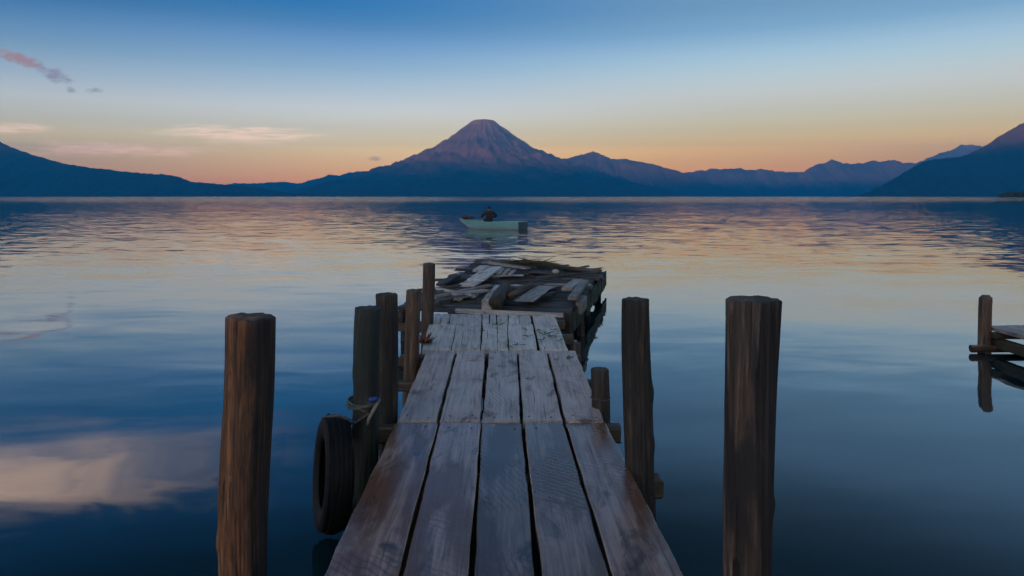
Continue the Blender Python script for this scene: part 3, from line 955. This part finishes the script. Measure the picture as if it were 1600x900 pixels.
loose('loose_board', (743, 436), (773, 416), .27, .03, M['plank_pale'], 'widest pale bleached board lying lengthwise on the dark platform', z0=.60, z1=.63, segs=8)
loose('loose_board', (728, 445), (741, 438), .24, .03, M['plank_pale'], 'short pale board lying just before the widest bleached board', z0=.58, z1=.60)
loose('loose_board', (746, 422), (757, 414.5), .17, .03, M['plank_pale'], 'small pale board left of the widest bleached board', z0=.63, z1=.66)
for sl_, (a, b2) in zip(('short grey slat closest to the widest bleached board', 'middle one of three short parallel grey slats', 'short grey slat of three farthest from the widest bleached board'), (((779, 426), (786, 418.5)), ((787.5, 427), (795, 419.5)), ((796, 428), (803, 421)))):
    loose('short_slat', a, b2, .075, .03, M['grey_board'], sl_, 'slat', 'three short parallel slats', z0=.585, z1=.60)
loose('timber_block', (760, 468), (780, 445), .13, .13, M['grey_board'], 'thick squared timber offcut lying beside the rotten stump', 'timber', z0=.60, z1=.60, bev=.015)
loose('loose_board', (820, 469), (858, 446), .24, .018, M['grey_board'], 'thin warped grey board with a ragged end right of the round log', z0=.57, z1=.565, segs=10, warp=.02, jag=.014)
loose('loose_board', (678, 462), (765, 444), .06, .035, M['grey_board'], 'long narrow board slanting across the left of the platform', z0=.56, z1=.60)
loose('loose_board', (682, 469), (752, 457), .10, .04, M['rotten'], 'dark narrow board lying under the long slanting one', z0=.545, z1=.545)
loose('loose_board', (679, 448), (742, 462), .07, .03, M['grey_board'], 'narrow board crossing beneath the long slanting one', z0=.55, z1=.55)
loose('loose_board', (708, 458), (760, 452), .12, .03, M['grey_board'], 'short greyish board right of the long slanting one', z0=.57, z1=.57)
loose('loose_board', (712, 482), (880, 489.5), .05, .05, M['grey_board'], 'long thin batten lying along the near edge of the platform', z0=.535, z1=.53, segs=10)
loose('loose_board', (762, 409), (825, 418), .16, .03, M['grey_board'], 'wide grey board at the far left corner of the platform', z0=.655, z1=.60)
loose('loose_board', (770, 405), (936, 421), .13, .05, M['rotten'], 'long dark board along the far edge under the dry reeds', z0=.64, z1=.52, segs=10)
loose('loose_board', (838, 463), (868, 455), .09, .03, M['rotten'], 'small dark board right of the warped grey board', z0=.555, z1=.555)
loose('loose_board', (886, 449), (903, 436), .16, .045, M['grey_board'], 'grey board on the right rim of the platform beside the sloping plank', z0=.60, z1=.58)
loose('loose_board', (895, 463), (914, 437), .12, .05, M['grey_board'], 'sloping grey plank overhanging the right rim of the platform', z0=.59, z1=.58)
loose('timber_block', (905, 472), (912, 461), .10, .16, M['grey_board'], 'squared timber end hanging on the right side of the platform', 'timber', z0=.50, z1=.50, bev=.012)
loose('loose_board', (690, 441), (715, 428), .13, .04, M['rotten'], 'dark board stub on the left rim of the platform', z0=.58, z1=.60)
loose('loose_board', (840, 432), (930, 425), .10, .03, M['rotten'], 'dark narrow board lying across the far right of the platform', z0=.53, z1=.51)
rd = random.Random(71)
for _ in range(26):                   # the rest of the heap of snapped boards
    uu, vv = rd.uniform(.06, .9), rd.uniform(.10, .9)
    c0 = S(uu, vv, rd.uniform(.045, .085))
    an = rd.choice((rd.uniform(-.35, .15), rd.uniform(.3, 1.2), rd.uniform(-.2, .1)))
    hl = rd.uniform(.18, .55)
    dv_ = Vector((math.cos(an) * hl, math.sin(an) * hl, rd.uniform(-.03, .05)))
    wb = rd.uniform(.05, .14)
    drk = rd.random() < .88
    where = 'far edge' if vv > .66 else ('walkway end' if vv < .36 else 'middle')
    rim_ = 'left' if uu < .35 else ('right' if uu > .65 else 'central')
    tag(board('broken_board', c0 - dv_, c0 + dv_, wb, wb * rd.uniform(.5, 1), .028, M['rotten'] if drk else M['grey_board'], None, roll=rd.uniform(-.25, .25), jag=.012, endjag=.05, segs=5, bev=.004),
        ('dark' if drk else 'greyish') + (' long ' if hl > .38 else ' short ') + ('narrow' if wb < .09 else 'wide') + f' snapped board in the {rim_} wreckage near the platform {where}', 'board', 'snapped boards heaped on the platform')
a, b2 = G(797, 463, .60), G(831, 446, .60)
def log(name, a, b2, r, mat, label, rough=.08):
    SEED[0] += 1
    L = (b2 - a).length
    V, Fc = pole_mesh((0, 0, 0), (0, 0, L), r, r * .92, sides=16, rings=14, rough=rough, seed=SEED[0], bend=.01)
    V.append((0, 0, 0)); n0 = len(V) - 1
    for k in range(16): Fc.append(((k + 1) % 16, k, n0))
    mm = Matrix.Translation(a) @ (b2 - a).to_track_quat('Z', 'Y').to_matrix().to_4x4()
    return tag(mesh_obj(name, V, Fc, mat, None, True, mm), label, 'log')
log('log', a, b2, .05, M['post_brown'], 'round pitted grey brown log lying on the platform')
log('log', G(775, 473, .58), G(790, 450, .60), .085, M['post_dark'], 'stout dark rotten log stump behind the round pitted log', .16)
rr = []
for i in range(26):
    s = i / 25
    base = G(715, 469, .57).lerp(G(748, 461, .575), s)
    rr.append(base + Vector((.012 * math.sin(i * 1.7), .02 * math.sin(i * .8), .012 + .006 * math.sin(i * 1.1))))
k0 = G(716, 469, .60)
rr = [k0 + Vector((.05 * math.cos(i * .8), .05 * math.sin(i * .8), .01 * (i % 3))) for i in range(14)] + rr
wv, wf = tube(rr, .008, 6)
tag(mesh_obj('rope', wv, wf, M['rope_pale'], smooth=True), 'pale frayed rope end knotted on the wrecked platform', 'rope')
rg = random.Random(17)
V, Fc = [], []
for _ in range(110):                  # a matted bundle of dry reeds on the far edge
    s = rg.random()
    c = G(808, 409, .66).lerp(G(860, 414.5, .62), s) + Vector((0, rg.uniform(-.12, .12), rg.uniform(-.02, .03)))
    d = Vector((rg.gauss(1, .35), rg.gauss(0, .3), rg.gauss(-.02, .12))).normalized() * rg.uniform(.12, .38)
    wd = Vector((0, 0, 1)).cross(d).normalized() * .011
    up = Vector((0, 0, .008))
    n0 = len(V)
    V += [c - d - wd, c - d + wd, c + up * 2, c + d + wd * .3, c + d - wd * .3]
    Fc += [(n0, n0 + 1, n0 + 2), (n0 + 2, n0 + 3, n0 + 4), (n0, n0 + 2, n0 + 4), (n0 + 1, n0 + 3, n0 + 2)]
tag(mesh_obj('reed_bundle', V, Fc, M['reed']), 'matted bundle of dry reeds on the far edge of the platform', 'reeds')
V, Fc = [], []
c = G(868, 427, .56)
for i in range(7):
    for k in range(10):
        th, ph = math.pi * i / 6, 2 * math.pi * k / 10
        r_ = .05 * (1 + .3 * mnoise.noise(Vector((i, k, 3))))
        V.append(c + Vector((math.sin(th) * math.cos(ph) * r_ * 1.3, math.sin(th) * math.sin(ph) * r_, .03 + math.cos(th) * r_ * .75)))
for i in range(6):
    for k in range(10):
        Fc.append((i * 10 + k, i * 10 + (k + 1) % 10, (i + 1) * 10 + (k + 1) % 10, (i + 1) * 10 + k))
tag(mesh_obj('stone', V, Fc, plain_mat('pale_stone', (.28, .26, .23), (.42, .40, .36), 20, .9, .4), smooth=True), 'small pale stone lying on the far right of the platform', 'stone')

# ------------------------------------------------------------------ neighbouring dock at the right
NX, NY = 5.66, 8.25
dock2 = tag(empty('wooden_dock', (NX + .6, 5.5, 0)), 'low neighbouring dock of bluish grey planks beside the lone round post', 'dock')
for k in range(6):
    x = NX + .11 + k * .225
    board('plank', (x, 1.0, .30 + rj.uniform(-.006, .006)), (x + .02, NY + rj.uniform(-.05, .06), .30), .205, .205, .04, M['grey_board'], dock2, segs=10, jag=.004, endjag=.01)
for y in (1.6, 3.4, 5.2, 7.0, 8.0):
    board('joist', (NX - .02, y, .257), (NX + 1.42, y, .257), .09, .09, .07, M['beam'], dock2, jag=.004)
for x in (NX + .06, NX + 1.3):
    board('stringer', (x, 1.0, .185), (x, NY - .05, .185), .07, .07, .12, M['beam'], dock2, segs=8, jag=.005)
for x, y in ((NX + 1.3, 8.0), (NX + .06, 4.5), (NX + 1.3, 4.5)):
    post('pile', (x, y, -1), (x, y, .06), .06, .06, M['post_moss'], parent=dock2, sides=12, rings=6)
SEED[0] += 1
V, Fc = pole_mesh((0, 0, 0), (0, 0, 1.9), .045, .042, sides=14, rings=14, rough=.06, seed=5)
V.append((0, 0, 0))
for k in range(14): Fc.append(((k + 1) % 14, k, len(V) - 1))
mesh_obj('cross_log', V, Fc, M['post_warm'], dock2, True, Matrix.Translation((NX - .24, 8.06, .055)) @ Matrix.Rotation(R(90), 4, 'Y'))
post('mooring_post', (5.585, 8.13, -.9), tuple(P(1540, 461, 8.1)), .072, .068, M['post_brown'], 'lone round reddish brown post at the corner of the low neighbouring dock', sides=18, rings=26, rough=.05, bend=.01, chamfer=.035)

# ------------------------------------------------------------------ rowing boat
BD = 39.5
bc = G(766, 357.5, 0.0)
bcx, bcy = bc.x, BD
boat = tag(empty('rowing_boat', (bcx, bcy, 0)), 'small pale turquoise rowing boat with its shaded transom painted dark on the open lake', 'boat')
BM = Matrix.Translation((bcx, bcy, 0)) @ Matrix.Rotation(R(180 - 30), 4, 'Z')     # local +X is the bow
M['boat'] = plain_mat('turquoise_boat_paint', (.11, .31, .31), (.15, .36, .36), 3, .45, .05)
M['boat_low'] = plain_mat('pale_boat_paint', (.36, .55, .64), (.42, .60, .70), 3, .45, .05)
M['boat_shaded'] = plain_mat('shaded_transom_paint', (.03, .07, .11), (.05, .10, .14), 5, .5, .05)  # shade on the stern face, put into its colour
M['boat_in'] = plain_mat('boat_inside', (.15, .28, .27), (.20, .33, .31), 4, .6, .1)
LB = 4.3
NS = 26
def bsec(s):
    half = .60 * (1 - max(0, (s - .45) / .55) ** 2.2) * (.90 + .10 * min(1, s / .3))
    sheer = .36 + .05 * (1 - s) ** 2 + .17 * max(0, (s - .45) / .55) ** 1.8
    keel = -.10 + .52 * max(0, (s - .76) / .24) ** 1.15
    return max(half, .015), sheer, keel
def shell(off):
    rows_ = []
    for i in range(NS + 1):
        s = i / NS
        hf, sh, ke = bsec(s)
        hf = max(hf - off, .004)
        ke += off
        x = -LB / 2 + LB * s + (.10 * max(0, (s - .8) / .2) if False else 0)
        mz = ke + (sh - ke) * .48
        pts = [(x, -hf, sh), (x, -hf * .96, mz), (x, -hf * .80, ke + .05), (x, 0, ke), (x, hf * .80, ke + .05), (x, hf * .96, mz), (x, hf, sh)]
        rows_.append(pts)
    return rows_
def strip(rows_, ks, flip=False):
    V, Fc = [], []
    for r_ in rows_:
        V += [r_[k] for k in ks]
    m = len(ks)
    for i in range(len(rows_) - 1):
        for k in range(m - 1):
            a0 = i * m + k
            f = (a0, a0 + 1, a0 + m + 1, a0 + m)
            Fc.append(tuple(reversed(f)) if flip else f)
    return V, Fc
out_, in_ = shell(0), shell(.035)
V, Fc = strip(out_, [1, 2, 3, 4, 5])
mesh_obj('hull', V, Fc, M['boat_low'], boat, True, BM)
for ks in ([0, 1], [5, 6]):
    o2 = [[(q[0], q[1] * 1.025, q[2]) for q in r_] for r_ in out_]
    V, Fc = strip(o2, ks)
    mesh_obj('top_strake', V, Fc, M['boat'], boat, True, BM)
V, Fc = strip(in_, [0, 1, 2, 3, 4, 5, 6], True)
mesh_obj('inner_hull', V, Fc, M['boat_in'], boat, True, BM)
for sgn in (-1, 1):
    V, Fc = tube([(r_[0][0], sgn * (abs(r_[0][1]) - .012), r_[0][2] + .008) for r_ in out_], .030, 8)
    mesh_obj('gunwale', V, Fc, M['boat'], boat, True, BM)
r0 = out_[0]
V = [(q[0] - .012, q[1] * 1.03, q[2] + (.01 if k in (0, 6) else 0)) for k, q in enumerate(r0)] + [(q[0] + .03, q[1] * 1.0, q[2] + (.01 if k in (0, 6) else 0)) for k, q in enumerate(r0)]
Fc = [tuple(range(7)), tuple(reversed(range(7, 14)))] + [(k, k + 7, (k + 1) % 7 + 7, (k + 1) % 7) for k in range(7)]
mesh_obj('transom', V, Fc, M['boat_shaded'], boat, False, BM)
for xx in (-1.25, -.05, .95):
    hf = bsec((xx + LB / 2) / LB)[0] - .03
    V, Fc = bar_mesh(2 * hf, .24, .24, .03, seed=int(xx * 10) + 50)
    mesh_obj('thwart', V, Fc, M['boat_in'], boat, False, BM @ Matrix.Translation((xx, 0, .33)))
# foredeck
V, Fc = [], []
for i in range(7):
    s = .84 + .16 * i / 6
    hf, sh, ke = bsec(s)
    x = -LB / 2 + LB * s
    V += [(x, -hf + .01, sh + .01), (x, 0, sh + .03), (x, hf - .01, sh + .01)]
for i in range(6):
    for k in range(2):
        a0 = i * 3 + k
        Fc.append((a0, a0 + 3, a0 + 4, a0 + 1))
mesh_obj('foredeck', V, Fc, M['boat'], boat, True, BM)
# bundle on the bow
M['bundle'] = plain_mat('dark_red_cloth', (.10, .022, .020), (.03, .02, .025), 5, .85, .5)
V, Fc = [], []
for i in range(11):
    for k in range(18):
        th, ph = math.pi * i / 10, 2 * math.pi * k / 18
        n_ = 1 + .30 * mnoise.noise(Vector((math.cos(ph) * 1.6, math.sin(ph) * 1.6, th * 1.6)))
        V.append((math.sin(th) * math.cos(ph) * .27 * n_, math.sin(th) * math.sin(ph) * .16 * n_, .095 + math.cos(th) * .105 * n_))
for i in range(10):
    for k in range(18):
        Fc.append((i * 18 + k, (i + 1) * 18 + k, (i + 1) * 18 + (k + 1) % 18, i * 18 + (k + 1) % 18))
tag(mesh_obj('cloth_bundle', V, Fc, M['bundle'], None, True, BM @ Matrix.Translation((1.72, 0, .50))), 'dark red cloth bundle lying on the bow of the rowing boat', 'bundle')

# ------------------------------------------------------------------ the rower
M['jacket'] = plain_mat('black_jacket', (.012, .013, .018), (.022, .023, .03), 8, .85, .4)
M['skin'] = plain_mat('brown_skin', (.16, .085, .055), (.20, .11, .075), 10, .6, .05)
M['hair'] = plain_mat('black_hair', (.008, .007, .007), (.015, .013, .012), 30, .6, .4)
px0 = BM @ Vector((.05, 0, 0))
SEAT = .375
# looking out over the lake, torso turned from the viewer, paddle across the knees
J = {}
def jv(n, x, y, z, r): J[n] = (Vector((x, y, z)), r)
jv('pelvis', 0, 0, .10, .19); jv('waist', 0, .01, .26, .185); jv('chest', 0, .03, .43, .20); jv('neckb', 0, .04, .575, .10)
jv('neck', 0, .05, .635, .07); jv('head1', 0, .065, .70, .080); jv('head2', 0, .07, .775, .105); jv('head3', 0, .065, .835, .066)
E = [('pelvis', 'waist'), ('waist', 'chest'), ('chest', 'neckb'), ('neckb', 'neck'), ('neck', 'head1'), ('head1', 'head2'), ('head2', 'head3')]
for sgn, nm in ((-1, 'l'), (1, 'r')):
    jv(nm + 'sh', .20 * sgn, .03, .52, .105)
    jv(nm + 'el', .40 * sgn, .05, .33, .085)
    hx = -.36 if sgn < 0 else .24
    jv(nm + 'wr', hx * 1.0 if sgn < 0 else .27, .27, .25, .034)
    jv(nm + 'pa', (hx - .02) if sgn < 0 else .235, .335, .245, .036)
    E += [('chest', nm + 'sh'), (nm + 'sh', nm + 'el'), (nm + 'el', nm + 'wr'), (nm + 'wr', nm + 'pa')]
    for f_ in range(4):
        fx = (-.036 + .024 * f_)
        pa = J[nm + 'pa'][0]
        jv(f'{nm}f{f_}a', pa.x + fx, pa.y + .055, pa.z + .012, .0095)
        jv(f'{nm}f{f_}b', pa.x + fx, pa.y + .075 - .006 * abs(f_ - 1), pa.z - .022, .0085)
        jv(f'{nm}f{f_}c', pa.x + fx, pa.y + .045, pa.z - .045, .0075)
        E += [(nm + 'pa', f'{nm}f{f_}a'), (f'{nm}f{f_}a', f'{nm}f{f_}b'), (f'{nm}f{f_}b', f'{nm}f{f_}c')]
    jv(nm + 'ta', J[nm + 'pa'][0].x - .045 * sgn, J[nm + 'pa'][0].y + .0, J[nm + 'pa'][0].z - .01, .011)
    jv(nm + 'tb', J[nm + 'pa'][0].x - .050 * sgn, J[nm + 'pa'][0].y + .035, J[nm + 'pa'][0].z - .03, .0095)
    E += [(nm + 'pa', nm + 'ta'), (nm + 'ta', nm + 'tb')]
    jv(nm + 'hip', .10 * sgn, .04, .085, .100)
    jv(nm + 'kn', .17 * sgn, .42, .13, .066)
    jv(nm + 'an', .14 * sgn, .48, -.24, .045)
    jv(nm + 'to', .15 * sgn, .63, -.275, .038)
    E += [('pelvis', nm + 'hip'), (nm + 'hip', nm + 'kn'), (nm + 'kn', nm + 'an'), (nm + 'an', nm + 'to')]
names = list(J)
me = bpy.data.meshes.new('person')
me.from_pydata([J[n][0] for n in names], [(names.index(a), names.index(b2)) for a, b2 in E], [])
tmp = bpy.data.objects.new('person', me)
COL.objects.link(tmp)
md = tmp.modifiers.new('skin', 'SKIN')
md.use_smooth_shade = True
sv = me.skin_vertices[0].data
for i, n in enumerate(names):
    sv[i].radius = (J[n][1], J[n][1] * (.72 if n in ('chest', 'waist', 'pelvis') else 1))
    sv[i].use_root = (n == 'pelvis')
ms = tmp.modifiers.new('sub', 'SUBSURF')
ms.levels = 2; ms.render_levels = 2
dg = bpy.context.evaluated_depsgraph_get()
bm_ = bpy.data.meshes.new_from_object(tmp.evaluated_get(dg))
bpy.data.objects.remove(tmp)
person = bpy.data.objects.new('person', bm_)
COL.objects.link(person)
bm_.materials.clear()
bm_.materials.append(M['jacket']); bm_.materials.append(M['skin'])
for p in bm_.polygons:
    c = p.center
    hand = any((c - J[s_ + 'pa'][0]).length < .10 and c.y > J[s_ + 'wr'][0].y + .012 for s_ in 'lr')
    p.material_index = 1 if (c.z > .625 or hand) else 0
    p.use_smooth = True
person.location = (px0.x - .02, px0.y - .02, SEAT)
person.rotation_euler = (0, 0, R(14))
person.scale = (1.1, 1.1, 1.06)
tag(person, 'person in dark clothes seated in the rowing boat holding a paddle', 'person')
def part_on_person(name, V, Fc, mat):
    o = mesh_obj(name, V, Fc, mat, None, True)
    o.parent = person
    return o
V, Fc = [], []
for i in range(9):                    # short hair as a cap over skull and nape
    for k in range(20):
        th, ph = (math.pi * .60) * i / 8, 2 * math.pi * k / 20
        drop = 1 + .35 * max(0, -math.sin(ph)) * (i / 8)
        V.append((math.sin(th) * math.cos(ph) * .094, .064 + math.sin(th) * math.sin(ph) * .106, .785 + math.cos(th * drop) * .100))
for i in range(8):
    for k in range(20):
        Fc.append((i * 20 + k, (i + 1) * 20 + k, (i + 1) * 20 + (k + 1) % 20, i * 20 + (k + 1) % 20))
part_on_person('hair', V, Fc, M['hair'])
# face (turned to the lake): nose, ears, eyes
V, Fc = tube([(0, .150, .775), (0, .172, .745), (0, .150, .735)], [.010, .014, .008], 8)
part_on_person('nose', V, Fc, M['skin'])
for sgn in (-1, 1):
    V, Fc = tube([(sgn * .088, .06, .775), (sgn * .102, .052, .762), (sgn * .090, .06, .735)], [.010, .013, .009], 8)
    part_on_person('ear', V, Fc, M['skin'])
    V, Fc = tube([(sgn * .034 - .012, .150, .785), (sgn * .034, .156, .786), (sgn * .034 + .012, .150, .785)], [.004, .008, .004], 8)
    part_on_person('eye', V, Fc, M['hair'])
V, Fc = tube([(-.026, .138, .708), (0, .150, .706), (.026, .138, .708)], [.003, .007, .003], 8)
part_on_person('mouth', V, Fc, plain_mat('lips', (.16, .06, .045), (.18, .07, .05), 10, .5, 0))
# paddle lying through both hands, blade to the left
pm_ = person.matrix_basis
Lh, Rh = J['lpa'][0] + Vector((0, .035, -.012)), J['rpa'][0] + Vector((0, .035, -.012))
d = (Lh - Rh).normalized()
s0, s1 = Rh - d * .18, Lh + d * .32
paddle = tag(empty('paddle', person.location.copy()), 'wooden paddle held in both hands of the person in the boat', 'paddle')
paddle.rotation_euler = person.rotation_euler.copy()
paddle.scale = person.scale.copy()
V, Fc = tube([s0, s0.lerp(s1, .5), s1], .016, 8)
sh_ = mesh_obj('shaft', V, Fc, M['post_dark'], None, True); sh_.parent = paddle
V, Fc = tube([s1 - d * .02, s1 + d * .06, s1 + d * .25, s1 + d * .36], [.016, .05, .065, .03], 10)
V = [Vector((q.x, s1.y + (q.y - s1.y) * .25, q.z)) for q in V]
bl = mesh_obj('blade', V, Fc, M['post_dark'], None, True); bl.parent = paddle
